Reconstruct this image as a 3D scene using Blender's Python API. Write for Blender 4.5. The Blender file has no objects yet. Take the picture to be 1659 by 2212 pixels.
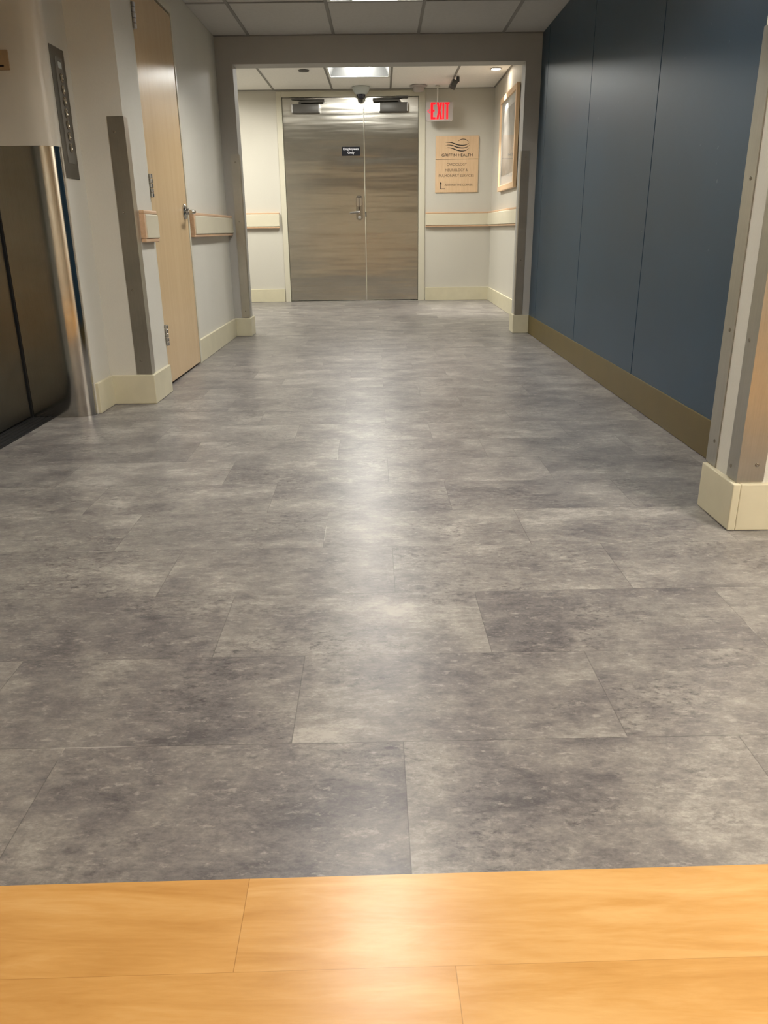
import bpy, bmesh, math, random
from mathutils import Vector, Matrix

random.seed(7)
SC = bpy.context.scene
COL = SC.collection
PI = math.pi

# ------------------------------------------------------------------ helpers
def link(o, parent=None):
    COL.objects.link(o)
    if parent is not None:
        o.parent = parent
        o.matrix_parent_inverse = parent.matrix_basis.inverted()
    return o

def tag(o, label=None, cat=None, group=None, kind=None):
    if label: o['label'] = label
    if cat: o['category'] = cat
    if group: o['group'] = group
    if kind: o['kind'] = kind
    return o

def empty(name, loc, label, cat, group=None):
    o = bpy.data.objects.new(name, None)
    o.empty_display_size = 0.05
    o.location = loc
    link(o)
    return tag(o, label, cat, group)

def mesh_obj(name, bm, mat, parent=None, smooth=False):
    bmesh.ops.recalc_face_normals(bm, faces=bm.faces)
    me = bpy.data.meshes.new(name)
    bm.to_mesh(me); bm.free()
    mats = mat if isinstance(mat, (list, tuple)) else [mat]
    for m in mats: me.materials.append(m)
    if smooth:
        for p in me.polygons: p.use_smooth = True
    o = bpy.data.objects.new(name, me)
    return link(o, parent)

def box(bm, x0, x1, y0, y1, z0, z1, bev=0.0, mi=0, seg=2):
    vs = [bm.verts.new(p) for p in ((x0,y0,z0),(x1,y0,z0),(x1,y1,z0),(x0,y1,z0),(x0,y0,z1),(x1,y0,z1),(x1,y1,z1),(x0,y1,z1))]
    fs = [bm.faces.new([vs[i] for i in q]) for q in ((3,2,1,0),(4,5,6,7),(0,1,5,4),(1,2,6,5),(2,3,7,6),(3,0,4,7))]
    for f in fs: f.material_index = mi
    if bev > 0:
        es = list({e for f in fs for e in f.edges})
        r = bmesh.ops.bevel(bm, geom=es, offset=bev, segments=seg, affect='EDGES', profile=0.5, clamp_overlap=True)
        for f in r['faces']: f.material_index = mi
    return vs

def B(x0, x1, y0, y1, z0, z1, bev=0.0):
    bm = bmesh.new(); box(bm, x0, x1, y0, y1, z0, z1, bev); return bm

def prism(bm, pts, z0, z1):
    """closed outline in XY extruded in Z"""
    a = [bm.verts.new((x, y, z0)) for x, y in pts]
    b = [bm.verts.new((x, y, z1)) for x, y in pts]
    n = len(pts)
    bm.faces.new(a[::-1]); bm.faces.new(b)
    for i in range(n):
        bm.faces.new((a[i], a[(i+1) % n], b[(i+1) % n], b[i]))

def prism_axis(bm, pts, fn, d0, d1):
    """closed outline (u,v) extruded along third axis; fn(u,v,d)->xyz"""
    a = [bm.verts.new(fn(u, v, d0)) for u, v in pts]
    b = [bm.verts.new(fn(u, v, d1)) for u, v in pts]
    n = len(pts)
    bm.faces.new(a[::-1]); bm.faces.new(b)
    for i in range(n):
        bm.faces.new((a[i], a[(i+1) % n], b[(i+1) % n], b[i]))

def rot_to(d):
    return Vector((0, 0, 1)).rotation_difference(Vector(d).normalized()).to_matrix().to_4x4()

def lathe(bm, prof, origin, axis=(0,0,1), n=32):
    """profile of (radius, height) spun about an axis"""
    M = Matrix.Translation(origin) @ rot_to(axis)
    rings = []
    for r, h in prof:
        if r < 1e-6:
            rings.append([bm.verts.new(M @ Vector((0, 0, h)))])
        else:
            rings.append([bm.verts.new(M @ Vector((r*math.cos(2*PI*i/n), r*math.sin(2*PI*i/n), h))) for i in range(n)])
    for a, b in zip(rings[:-1], rings[1:]):
        if len(a) == 1 and len(b) == 1: continue
        for i in range(n):
            j = (i+1) % n
            if len(a) == 1: bm.faces.new((a[0], b[i], b[j]))
            elif len(b) == 1: bm.faces.new((a[i], a[j], b[0]))
            else: bm.faces.new((a[i], a[j], b[j], b[i]))
    for rg in (rings[0], rings[-1]):
        if len(rg) > 2:
            try: bm.faces.new(rg)
            except ValueError: pass

def tube(bm, pts, radii, n=16):
    """capped tube along a polyline with a radius per point"""
    pts = [Vector(p) for p in pts]
    if not isinstance(radii, (list, tuple)): radii = [radii]*len(pts)
    rings = []
    up = Vector((0, 0, 1))
    for i, p in enumerate(pts):
        d = (pts[min(i+1, len(pts)-1)] - pts[max(i-1, 0)]).normalized()
        u = d.cross(up)
        if u.length < 1e-3: u = d.cross(Vector((0, 1, 0)))
        u.normalize(); v = d.cross(u).normalized()
        rings.append([bm.verts.new(p + radii[i]*(math.cos(2*PI*k/n)*u + math.sin(2*PI*k/n)*v)) for k in range(n)])
    for a, b in zip(rings[:-1], rings[1:]):
        for k in range(n):
            bm.faces.new((a[k], a[(k+1) % n], b[(k+1) % n], b[k]))
    bm.faces.new(rings[0][::-1]); bm.faces.new(rings[-1])

def shade_auto(o, ang=40):
    for p in o.data.polygons: p.use_smooth = True
    try: o.data.set_sharp_from_angle(angle=math.radians(ang))
    except Exception: pass
    return o

# ------------------------------------------------------------------ materials
def s2l(c):
    return tuple(((v/255)/12.92 if v/255 <= 0.04045 else ((v/255+0.055)/1.055)**2.4) for v in c)

class NT:
    def __init__(s, name):
        s.m = bpy.data.materials.new(name); s.m.use_nodes = True
        s.t = s.m.node_tree; s.t.nodes.clear()
        s.out = s.t.nodes.new('ShaderNodeOutputMaterial')
        s.b = s.t.nodes.new('ShaderNodeBsdfPrincipled')
        s.t.links.new(s.b.outputs[0], s.out.inputs[0])
    def n(s, kind, **kw):
        nd = s.t.nodes.new(kind)
        for k, v in kw.items(): setattr(nd, k, v)
        return nd
    def l(s, a, b): s.t.links.new(a, b)
    def val(s, op, a, b=None, c=None, clamp=False):
        nd = s.n('ShaderNodeMath', operation=op); nd.use_clamp = clamp
        for i, v in enumerate((a, b, c)):
            if v is None: continue
            if isinstance(v, (int, float)): nd.inputs[i].default_value = v
            else: s.l(v, nd.inputs[i])
        return nd.outputs[0]
    def coords(s, scale=(1,1,1), kind='Object', loc=(0,0,0)):
        tc = s.n('ShaderNodeTexCoord'); mp = s.n('ShaderNodeMapping')
        mp.inputs['Scale'].default_value = scale
        mp.inputs['Location'].default_value = loc
        s.l(tc.outputs[kind], mp.inputs[0]); return mp.outputs[0]
    def noise(s, vec, scale=5, detail=4, rough=0.55, dist=0.0):
        nd = s.n('ShaderNodeTexNoise')
        nd.inputs['Scale'].default_value = scale; nd.inputs['Detail'].default_value = detail
        nd.inputs['Roughness'].default_value = rough; nd.inputs['Distortion'].default_value = dist
        if vec is not None: s.l(vec, nd.inputs['Vector'])
        return nd.outputs['Fac']
    def ramp(s, fac, stops):
        nd = s.n('ShaderNodeValToRGB')
        e = nd.color_ramp.elements
        while len(e) < len(stops): e.new(0.5)
        for i, (p, c) in enumerate(stops):
            e[i].position = p; e[i].color = (*c, 1)
        s.l(fac, nd.inputs[0]); return nd.outputs[0]
    def mix(s, fac, a, b, mode='MIX'):
        nd = s.n('ShaderNodeMix', data_type='RGBA', blend_type=mode)
        for sock, v in ((nd.inputs[0], fac), (nd.inputs[6], a), (nd.inputs[7], b)):
            if isinstance(v, (int, float)): sock.default_value = v
            elif isinstance(v, tuple): sock.default_value = (*v, 1)
            else: s.l(v, sock)
        return nd.outputs[2]
    def bump(s, h, strength=0.1, dist=0.01, normal=None):
        nd = s.n('ShaderNodeBump'); nd.inputs['Strength'].default_value = strength
        nd.inputs['Distance'].default_value = dist
        s.l(h, nd.inputs['Height'])
        if normal is not None: s.l(normal, nd.inputs['Normal'])
        return nd.outputs[0]
    def set(s, **kw):
        for k, v in kw.items():
            sock = s.b.inputs[k.replace('_', ' ')]
            if isinstance(v, (int, float)): sock.default_value = v
            elif isinstance(v, tuple): sock.default_value = (*v, 1) if len(v) == 3 else v
            else: s.l(v, sock)
        return s

def plain(name, rgb, rough=0.5, metal=0.0, var=0.04, scale=6.0, spec=0.5, bump=0.0, bscale=300.0):
    k = NT(name)
    c = s2l(rgb)
    f = k.noise(k.coords(), scale, 3)
    lo = tuple(v*(1-var) for v in c); hi = tuple(min(1, v*(1+var)) for v in c)
    k.set(Base_Color=k.ramp(f, [(0.3, lo), (0.7, hi)]), Roughness=rough, Metallic=metal, Specular_IOR_Level=spec)
    if bump > 0:
        k.set(Normal=k.bump(k.noise(k.coords(), bscale, 2), bump, 0.002))
    return k.m

def wall_paper(name, rgb):
    k = NT(name)
    c = s2l(rgb)
    f = k.noise(k.coords((1, 1, 0.35)), 2.2, 3)
    weave = k.noise(k.coords((90, 90, 26)), 4.0, 3, 0.6)
    base = k.ramp(f, [(0.3, tuple(v*0.97 for v in c)), (0.7, tuple(v*1.02 for v in c))])
    col = k.mix(0.10, base, k.ramp(weave, [(0.35, tuple(v*0.8 for v in c)), (0.65, tuple(min(1, v*1.15) for v in c))]))
    k.set(Base_Color=col, Roughness=0.62, Specular_IOR_Level=0.3, Normal=k.bump(weave, 0.12, 0.002))
    return k.m

def steel(name, rgb, rough=0.3, grain='v', wave=0.0, smudge=0.12, gstr=0.04):
    k = NT(name)
    c = s2l(rgb)
    sc = (220, 220, 3) if grain == 'v' else (4, 4, 260)
    g = k.noise(k.coords(sc), 3.0, 3, 0.6)
    sm = k.noise(k.coords((1, 1, 1.4)), 3.5, 5, 0.62, 0.3)
    base = k.ramp(sm, [(0.25, tuple(v*0.84 for v in c)), (0.75, tuple(min(1, v*1.08) for v in c))])
    col = k.mix(0.25, base, k.ramp(g, [(0.3, tuple(v*0.75 for v in c)), (0.7, tuple(min(1, v*1.2) for v in c))]))
    r = k.val('MULTIPLY_ADD', sm, smudge, rough - smudge*0.5)
    nrm = k.bump(g, gstr, 0.002)
    if wave > 0:
        w = k.noise(k.coords((0.55, 0.3, 3.0)), 2.6, 2, 0.45, 0.25)
        nrm = k.bump(w, 1.0, wave, nrm)
    k.set(Base_Color=col, Metallic=1.0, Roughness=r, Normal=nrm)
    return k.m

def wood(name, a, b, axis='z', rough=0.35, coat=0.0, scale=1.0):
    k = NT(name)
    sc = {'z': (18, 18, 1.1), 'y': (18, 1.1, 18), 'x': (1.1, 18, 18)}[axis]
    vec = k.coords(tuple(v*scale for v in sc))
    f = k.noise(vec, 1.6, 5, 0.6, 0.6)
    g = k.noise(k.coords(tuple(v*6 for v in sc)), 2.0, 2, 0.5)
    f2 = k.val('MULTIPLY_ADD', g, 0.25, k.val('MULTIPLY', f, 0.8))
    k.set(Base_Color=k.ramp(f2, [(0.32, s2l(a)), (0.72, s2l(b))]), Roughness=rough, Coat_Weight=coat, Coat_Roughness=0.15)
    return k.m

def glow(name, rgb, strength, base=None):
    k = NT(name)
    c = s2l(rgb)
    k.set(Base_Color=base or c, Emission_Color=c, Emission_Strength=strength, Roughness=0.4)
    return k.m

M_wall = wall_paper('wallcovering', (205, 202, 191))
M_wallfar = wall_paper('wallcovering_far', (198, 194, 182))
M_portal = plain('portal_paint', (172, 169, 162), 0.6, var=0.02, bump=0.05)
M_white = plain('cream_paint_semigloss', (200, 195, 182), 0.28, var=0.02)
M_frame = plain('door_frame_paint', (200, 195, 176), 0.34, var=0.02)
M_base = plain('baseboard_cream', (202, 195, 168), 0.42, var=0.04, scale=9, bump=0.03)
M_olive = plain('baseboard_olive', (88, 72, 20), 0.4, var=0.06, scale=7)
M_cover = plain('rail_cover_cream', (208, 201, 178), 0.42, var=0.02)
M_railwood = wood('rail_beech', (190, 154, 120), (214, 182, 150), 'y', 0.4)
M_railwoodx = wood('rail_beech_cross', (190, 154, 120), (214, 182, 150), 'x', 0.4)
M_doorwood = wood('maple_veneer', (196, 168, 127), (206, 179, 139), 'z', 0.27, scale=0.55)
M_signwood = wood('sign_maple', (206, 174, 136), (220, 190, 154), 'z', 0.45, scale=1.6)
M_framewood = wood('picture_frame_oak', (200, 166, 128), (222, 194, 158), 'z', 0.4)
M_guard = steel('guard_steel', (188, 185, 176), 0.32, 'v', 0.0, 0.1)
def door_steel():
    k = NT('door_steel')
    c = s2l((190, 186, 176))
    g = k.noise(k.coords((5, 5, 240)), 3.0, 3, 0.6)
    sm = k.noise(k.coords((0.7, 1, 1.6)), 3.0, 6, 0.65, 0.4)
    base = k.ramp(sm, [(0.25, tuple(v*0.80 for v in c)), (0.75, tuple(min(1, v*1.10) for v in c))])
    col = k.mix(0.22, base, k.ramp(g, [(0.3, tuple(v*0.7 for v in c)), (0.7, tuple(min(1, v*1.2) for v in c))]))
    scr = k.ramp(k.noise(k.coords((1.1, 1, 60)), 2.4, 2, 0.5), [(0.66, (0, 0, 0)), (0.72, (1, 1, 1))])
    col = k.mix(k.val('MULTIPLY', scr, 0.25), col, (0.75, 0.72, 0.66))
    w = k.noise(k.coords((0.30, 0.3, 2.4)), 2.4, 1.0, 0.4, 0.0)
    w2 = k.noise(k.coords((0.45, 0.3, 5.0), loc=(3.1, 0, 1.7)), 2.4, 1.5, 0.5, 0.0)
    nrm = k.bump(k.val('MULTIPLY_ADD', w2, 0.45, w), 1.0, 0.006, k.bump(g, 0.03, 0.002))
    tg = k.n('ShaderNodeCombineXYZ'); tg.inputs[0].default_value = 1.0
    k.set(Base_Color=col, Metallic=1.0, Roughness=k.val('MULTIPLY_ADD', sm, 0.12, 0.15), Anisotropic=0.85, Normal=nrm)
    k.l(tg.outputs[0], k.b.inputs['Tangent'])
    return k.m
M_doorsteel = door_steel()
M_elev = steel('elevator_steel', (128, 126, 116), 0.34, 'v', 0.004, 0.2)
M_jamb = steel('jamb_steel', (188, 186, 180), 0.12, 'v', 0.0, 0.10, 0.012)
M_polish = plain('polished_edge', (236, 236, 230), 0.12, 1.0, var=0.01)
M_chrome = plain('satin_chrome', (190, 188, 184), 0.2, 1.0, var=0.03)
M_lock = plain('lock_plate', (150, 148, 142), 0.22, 1.0, var=0.03)
M_hinge = plain('hinge_steel', (185, 184, 182), 0.32, 1.0, var=0.08)
M_dark = plain('dark_grey_metal', (100, 98, 94), 0.42, 0.3, var=0.06)
M_black = plain('black_plastic', (14, 14, 20), 0.6, var=0.05, spec=0.2)
M_cam = plain('camera_black', (62, 62, 60), 0.5, var=0.05)
M_dome = plain('dome_smoked', (22, 26, 44), 0.06, var=0.02, spec=0.8)
M_domewhite = plain('dome_grey_white', (186, 192, 188), 0.5, var=0.02)
M_cap = plain('dark_groove', (14, 14, 15), 0.6, var=0.05)
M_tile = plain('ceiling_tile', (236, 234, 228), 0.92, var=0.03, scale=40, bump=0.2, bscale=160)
M_tiledim = plain('ceiling_tile_dimmed', (186, 184, 179), 0.92, var=0.03, scale=40, bump=0.2, bscale=160)  # same tile, greyed so the near ceiling's dimness sits in its colour
M_grid = plain('ceiling_grid', (132, 129, 123), 0.6, var=0.02)
M_trof = plain('troffer_white', (226, 228, 224), 0.4, var=0.01)
M_inner = plain('troffer_inner', (88, 88, 86), 0.5, var=0.01)
M_louv = plain('louver_aluminium', (120, 120, 120), 0.4, 0.5, var=0.01)
M_ink = plain('sign_ink', (34, 24, 20), 0.5, var=0.02)
M_inkgrey = plain('sign_ink_soft', (104, 86, 68), 0.5, var=0.02)
M_letter = plain('plaque_letter', (226, 226, 230), 0.5, var=0.01)
M_exitbox = plain('exit_housing', (172, 165, 160), 0.4, var=0.01)
M_pole = plain('white_pole', (206, 202, 192), 0.4, var=0.01)
M_plate = steel('call_plate_steel', (128, 125, 118), 0.5, 'v', 0, 0.08)
M_strip = plain('button_strip_grey', (122, 118, 110), 0.75, 0.0, var=0.03, spec=0.12)
M_button = plain('button_steel', (176, 168, 152), 0.22, 1.0, var=0.04)
M_screw = plain('screw_head', (150, 145, 136), 0.3, 1.0, var=0.05)
M_mat = plain('picture_mat', (214, 212, 204), 0.6, var=0.01)
M_gapshade = plain('gap_darkness', (8, 8, 8), 0.8, var=0.01)  # near-black colour painted as the darkness in the door gaps
M_tan = plain('tan_plate', (160, 134, 100), 0.45, var=0.05)
M_mark = plain('plate_mark', (30, 12, 6), 0.5, var=0.01)

def blue_paint():
    k = NT('navy_panel')
    c = s2l((24, 54, 74))
    f = k.noise(k.coords(), 3.0, 4, 0.6)
    fine = k.noise(k.coords(), 180.0, 2)
    sp = k.noise(k.coords((1, 1, 1)), 28.0, 1, 0.4)
    spots = k.val('GREATER_THAN', sp, 0.80)
    col = k.ramp(f, [(0.3, tuple(v*0.93 for v in c)), (0.7, tuple(v*1.07 for v in c))])
    col = k.mix(k.val('MULTIPLY', spots, 0.25), col, s2l((120, 130, 138)))
    k.set(Base_Color=col, Roughness=0.36, Specular_IOR_Level=0.42, Normal=k.bump(fine, 0.05, 0.001))
    return k.m
M_blue = blue_paint()

def vinyl():
    """grey stone-look vinyl plank; joints from each plank's own UV, mottling shifted plank by plank"""
    k = NT('grey_vinyl_tile')
    at = k.n('ShaderNodeAttribute', attribute_name='tile_rand')
    uv = k.n('ShaderNodeUVMap', uv_map='UVMap')
    tc = k.n('ShaderNodeTexCoord')
    off = k.n('ShaderNodeVectorMath', operation='SCALE'); k.l(at.outputs['Vector'], off.inputs[0]); off.inputs['Scale'].default_value = 37.0
    add = k.n('ShaderNodeVectorMath', operation='ADD'); k.l(tc.outputs['Object'], add.inputs[0]); k.l(off.outputs[0], add.inputs[1])
    def mp(scale):
        m = k.n('ShaderNodeMapping'); m.inputs['Scale'].default_value = scale; k.l(add.outputs[0], m.inputs[0]); return m.outputs[0]
    big = k.noise(mp((0.85, 1.2, 1)), 5.2, 4, 0.6, 0.2)
    mid = k.noise(mp((0.8, 1.3, 1)), 26.0, 6, 0.74, 0.15)
    streak = k.noise(mp((0.5, 2.0, 1)), 44.0, 4, 0.65, 0.2)
    fine = k.noise(mp((0.8, 1.3, 1)), 150.0, 4, 0.75)
    s1 = k.val('MULTIPLY_ADD', mid, 0.34, k.val('MULTIPLY', big, 0.44))
    s2 = k.val('MULTIPLY_ADD', streak, 0.12, s1)
    s3 = k.val('MULTIPLY_ADD', fine, 0.20, s2)
    sep = k.n('ShaderNodeSeparateXYZ'); k.l(at.outputs['Vector'], sep.inputs[0])
    s4 = k.val('ADD', s3, k.val('MULTIPLY_ADD', sep.outputs[0], 0.045, -0.0225))
    col = k.ramp(s4, [(0.42, s2l((86, 83, 84))), (0.51, s2l((111, 107, 105))), (0.59, s2l((131, 127, 122))), (0.68, s2l((160, 156, 149)))])
    # dark worn pitting in drifts
    pit_zone = k.ramp(k.noise(mp((0.9, 1.1, 1)), 4.2, 3, 0.6), [(0.44, (0, 0, 0)), (0.64, (1, 1, 1))])
    pit = k.ramp(k.noise(mp((0.7, 1.2, 1)), 64.0, 5, 0.72, 0.2), [(0.50, (0, 0, 0)), (0.66, (1, 1, 1))])
    col = k.mix(k.val('MULTIPLY', k.val('MULTIPLY', pit_zone, pit), 0.78), col, s2l((64, 60, 63)))
    lf = k.ramp(k.noise(mp((0.7, 1.5, 1)), 48.0, 5, 0.75, 0.2), [(0.56, (0, 0, 0)), (0.70, (1, 1, 1))])
    col = k.mix(k.val('MULTIPLY', lf, 0.45), col, s2l((182, 177, 168)))
    # joints
    su = k.n('ShaderNodeSeparateXYZ'); k.l(uv.outputs[0], su.inputs[0])
    L, P = 0.6, 0.3025
    du = k.val('MINIMUM', su.outputs[0], k.val('SUBTRACT', L, su.outputs[0]))
    dv = k.val('MINIMUM', su.outputs[1], k.val('SUBTRACT', P, su.outputs[1]))
    d = k.val('MINIMUM', du, dv)
    jm = k.n('ShaderNodeMapRange'); jm.inputs['From Min'].default_value = 0.0003; jm.inputs['From Max'].default_value = 0.0012
    jm.inputs['To Min'].default_value = 1.0; jm.inputs['To Max'].default_value = 0.0
    k.l(d, jm.inputs['Value'])
    jn = k.noise(k.coords((1, 1, 1)), 3.1, 2)
    jcol = k.ramp(jn, [(0.60, s2l((60, 57, 57))), (0.66, s2l((190, 186, 178)))])
    col = k.mix(k.val('MULTIPLY', jm.outputs[0], 0.55), col, jcol)
    rgh = k.val('MULTIPLY_ADD', mid, 0.16, 0.25)
    hgt = k.val('SUBTRACT', k.val('MULTIPLY', fine, 0.35), k.val('MULTIPLY', jm.outputs[0], 0.15))
    k.set(Base_Color=col, Roughness=rgh, Specular_IOR_Level=0.38, Normal=k.bump(hgt, 0.22, 0.0012))
    return k.m
M_vinyl = vinyl()

def plank():
    k = NT('honey_maple_plank')
    at = k.n('ShaderNodeAttribute', attribute_name='tile_rand')
    uv = k.n('ShaderNodeUVMap', uv_map='UVMap')
    tc = k.n('ShaderNodeTexCoord')
    off = k.n('ShaderNodeVectorMath', operation='SCALE'); k.l(at.outputs['Vector'], off.inputs[0]); off.inputs['Scale'].default_value = 23.0
    add = k.n('ShaderNodeVectorMath', operation='ADD'); k.l(tc.outputs['Object'], add.inputs[0]); k.l(off.outputs[0], add.inputs[1])
    def mp(scale):
        m = k.n('ShaderNodeMapping'); m.inputs['Scale'].default_value = scale; k.l(add.outputs[0], m.inputs[0]); return m.outputs[0]
    g = k.noise(mp((1.2, 9, 1)), 2.6, 5, 0.6, 0.9)
    b = k.noise(mp((1.0, 3.0, 1)), 2.2, 3, 0.5, 0.4)
    f = k.noise(mp((8, 60, 1)), 3.0, 3, 0.6)
    s = k.val('MULTIPLY_ADD', f, 0.12, k.val('MULTIPLY_ADD', g, 0.5, k.val('MULTIPLY', b, 0.38)))
    sep = k.n('ShaderNodeSeparateXYZ'); k.l(at.outputs['Vector'], sep.inputs[0])
    s = k.val('ADD', s, k.val('MULTIPLY_ADD', sep.outputs[1], 0.06, -0.03))
    col = k.ramp(s, [(0.36, s2l((178, 131, 70))), (0.5, s2l((195, 149, 86))), (0.64, s2l((208, 166, 106)))])
    su = k.n('ShaderNodeSeparateXYZ'); k.l(uv.outputs[0], su.inputs[0])
    L, P = 0.91, 0.149
    du = k.val('MINIMUM', su.outputs[0], k.val('SUBTRACT', L, su.outputs[0]))
    dv = k.val('MINIMUM', su.outputs[1], k.val('SUBTRACT', P, su.outputs[1]))
    d = k.val('MINIMUM', du, dv)
    jm = k.n('ShaderNodeMapRange'); jm.inputs['From Min'].default_value = 0.0002; jm.inputs['From Max'].default_value = 0.0008
    jm.inputs['To Min'].default_value = 1.0; jm.inputs['To Max'].default_value = 0.0
    k.l(d, jm.inputs['Value'])
    col = k.mix(k.val('MULTIPLY', jm.outputs[0], 0.6), col, s2l((120, 80, 40)))
    sp = k.noise(k.coords((1, 1, 1)), 420.0, 2)
    h = k.val('SUBTRACT', k.val('MULTIPLY', sp, 0.3), k.val('MULTIPLY', jm.outputs[0], 0.1))
    k.set(Base_Color=col, Roughness=0.27, Specular_IOR_Level=0.32, Normal=k.bump(h, 0.18, 0.0006))
    return k.m
M_plank = plank()

def art():
    k = NT('art_print')
    v = k.coords((1, 1, 1.6))
    f = k.noise(v, 2.5, 4, 0.6, 0.5)
    k.set(Base_Color=k.ramp(f, [(0.3, s2l((118, 116, 110))), (0.55, s2l((158, 156, 148))), (0.75, s2l((188, 184, 174)))]), Roughness=0.5)
    return k.m
M_art = art()

def glass():
    k = NT('picture_glass')
    tr = k.n('ShaderNodeBsdfTransparent'); gl = k.n('ShaderNodeBsdfGlossy'); gl.inputs['Roughness'].default_value = 0.03
    fr = k.n('ShaderNodeFresnel'); fr.inputs['IOR'].default_value = 1.5
    mx = k.n('ShaderNodeMixShader'); ge = k.n('ShaderNodeNewGeometry'); k.l(k.val('MULTIPLY', fr.outputs[0], k.val('SUBTRACT', 1.0, ge.outputs['Backfacing'])), mx.inputs[0]); k.l(tr.outputs[0], mx.inputs[1]); k.l(gl.outputs[0], mx.inputs[2])
    k.l(mx.outputs[0], k.out.inputs[0]); k.t.nodes.remove(k.b)
    return k.m
M_glass = glass()

E_TROF = glow('troffer_lamp', (253, 252, 246), 30.0)
E_TROFL = glow('troffer_lamp_left', (255, 251, 240), 46.0)
E_TROFN = glow('troffer_lamp_near', (255, 252, 246), 52.0)
E_TROFF = glow('troffer_lamp_foreground', (255, 251, 244), 40.0)
E_TROFR = glow('troffer_lamp_rear', (255, 246, 232), 45.0)
E_TROFS = glow('troffer_lamp_side', (255, 246, 234), 70.0)
E_SPOT = glow('downlight_lamp', (255, 240, 222), 60.0)
E_EXIT = glow('exit_red', (255, 8, 22), 1.1, (0.25, 0.0, 0.01))
E_ARROW = glow('exit_arrow', (255, 70, 90), 0.55, (0.25, 0.02, 0.03))

# ------------------------------------------------------------------ main levels
XL, XR = -1.27, 1.27          # corridor side walls
YP, PT = 6.881, 0.17          # portal front face and thickness
YF = 10.253                   # far wall
ZN, ZF = 2.265, 2.400         # near and far ceilings
XFR = 1.354                   # right wall of the far lobby
BH = 0.152                    # baseboard height

# ------------------------------------------------------------------ floors
def floor_mesh(name, mat, ang, vrow0, P, L, nrows, offf, umin, umax, ztop, first_v=None, down=False):
    me = bpy.data.meshes.new(name)
    verts, faces, uvs, rnd = [], [], [], []
    c, s = math.cos(ang), math.sin(ang)
    rr = random.Random(5)
    for r in range(nrows):
        v0 = vrow0 + r*P if not down else vrow0 - (r+1)*P
        o = offf(r)
        i0 = math.floor((umin - o)/L); i1 = math.ceil((umax - o)/L)
        for i in range(i0, i1):
            u0 = o + i*L
            base = len(verts)
            va = v0
            if r == 0 and first_v is not None: va = first_v
            for (u, v) in ((u0, va), (u0+L, va), (u0+L, v0+P), (u0, v0+P)):
                verts.append((c*u - s*v, s*u + c*v, ztop))
                uvs.append((u-u0, max(v-v0, 0.03 if (r == 0 and first_v is not None) else 0.0)))
            faces.append((base, base+1, base+2, base+3))
            rnd.append((rr.random(), rr.random(), rr.random()))
    me.from_pydata(verts, [], faces)
    uvl = me.uv_layers.new(name='UVMap')
    for i, w in enumerate(uvs): uvl.data[i].uv = w
    a = me.attributes.new('tile_rand', 'FLOAT_VECTOR', 'FACE')
    for i, w in enumerate(rnd): a.data[i].vector = w
    me.materials.append(mat)
    o = bpy.data.objects.new(name, me)
    link(o)
    return o

fl = floor_mesh('floor', M_vinyl, 0.012, 0.862, 0.3025, 0.6, 32,
                lambda r: 0.043 - 0.2*r + 0.0012*r, -4.2, 2.6, 0.0, first_v=0.78)
tag(fl, 'grey stone-look vinyl plank floor running down the corridor', 'floor', kind='structure')
flw = floor_mesh('floor', M_plank, 0.0215, 0.859, 0.1475, 0.91, 28,
                 lambda r: (-0.177, 0.097, 0.42)[r % 3], -2.2, 2.6, 0.0012, down=True)
tag(flw, 'honey-coloured wood plank floor in the foreground', 'floor', kind='structure')

# ------------------------------------------------------------------ walls
def struct(name, bm, mat, label, cat='wall', parent=None, smooth=False):
    o = mesh_obj(name, bm, mat, parent, smooth)
    if parent is None: tag(o, label, cat, kind='structure')
    return o

def arc(cx, cy, r, a0, a1, n=20):
    return [(cx + r*math.cos(a0 + (a1-a0)*i/n), cy + r*math.sin(a0 + (a1-a0)*i/n)) for i in range(n+1)]

JC = (-1.557, 3.848)          # centre of the elevator jamb's rounded corner (flattened bullnose)
WX2 = -1.433                  # short wall between jamb and pilaster
def ell(g, n=24, rev=False):
    a, b = 0.124 - g, 0.062 - g
    p = [(JC[0] + a*math.cos(t), JC[1] + b*math.sin(t)) for t in [-PI/2 + PI/2*i/n for i in range(n+1)]]
    return p[::-1] if rev else p
# left wall: rear length, elevator transom, jamb core, pilaster, length past the wood door
bm = bmesh.new()
box(bm, -2.0, -1.433, -3.0, 2.45, 0, ZN)
box(bm, -2.0, -1.735, 2.45, 3.79, 2.12, ZN)
prism(bm, [(-2.0, 3.797)] + ell(0.011) + [(-1.445, 3.862), (WX2, 3.864), (WX2, 4.105), (-2.0, 4.105)], 0, ZN)
box(bm, -2.0, -1.215, 4.105, 4.432, 0, ZN)
box(bm, -2.0, XL, 5.452, YP, 0, ZN)
box(bm, -2.0, XL, 4.432, 5.452, 2.135, ZN)
wl = struct('wall_left', bm, M_wall, 'beige wallcovered left corridor wall with the pilaster beside the wood door')

# painted upper jamb of the elevator, and the steel cladding below it
bm = bmesh.new()
prism(bm, [(-1.74, 3.794), (-1.74, 3.786)] + ell(0.0) + [(JC[0]+0.124, 3.863), (JC[0]+0.115, 3.863)] + ell(0.009, rev=True), 1.222, ZN)
o = struct('trim_1', bm, M_white, 'cream painted rounded upper jamb beside the elevator', 'trim')
shade_auto(o, 35)
bm = bmesh.new()
prism(bm, [(-1.726, 3.796), (-1.726, 3.790)] + ell(0.004, 32) + [(JC[0]+0.120, 3.863), (JC[0]+0.114, 3.863)] + ell(0.010, 32, True), 0, 1.222)
o = struct('trim_2', bm, M_jamb, 'stainless steel rounded jamb beside the elevator door', 'trim')
shade_auto(o, 35)

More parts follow.
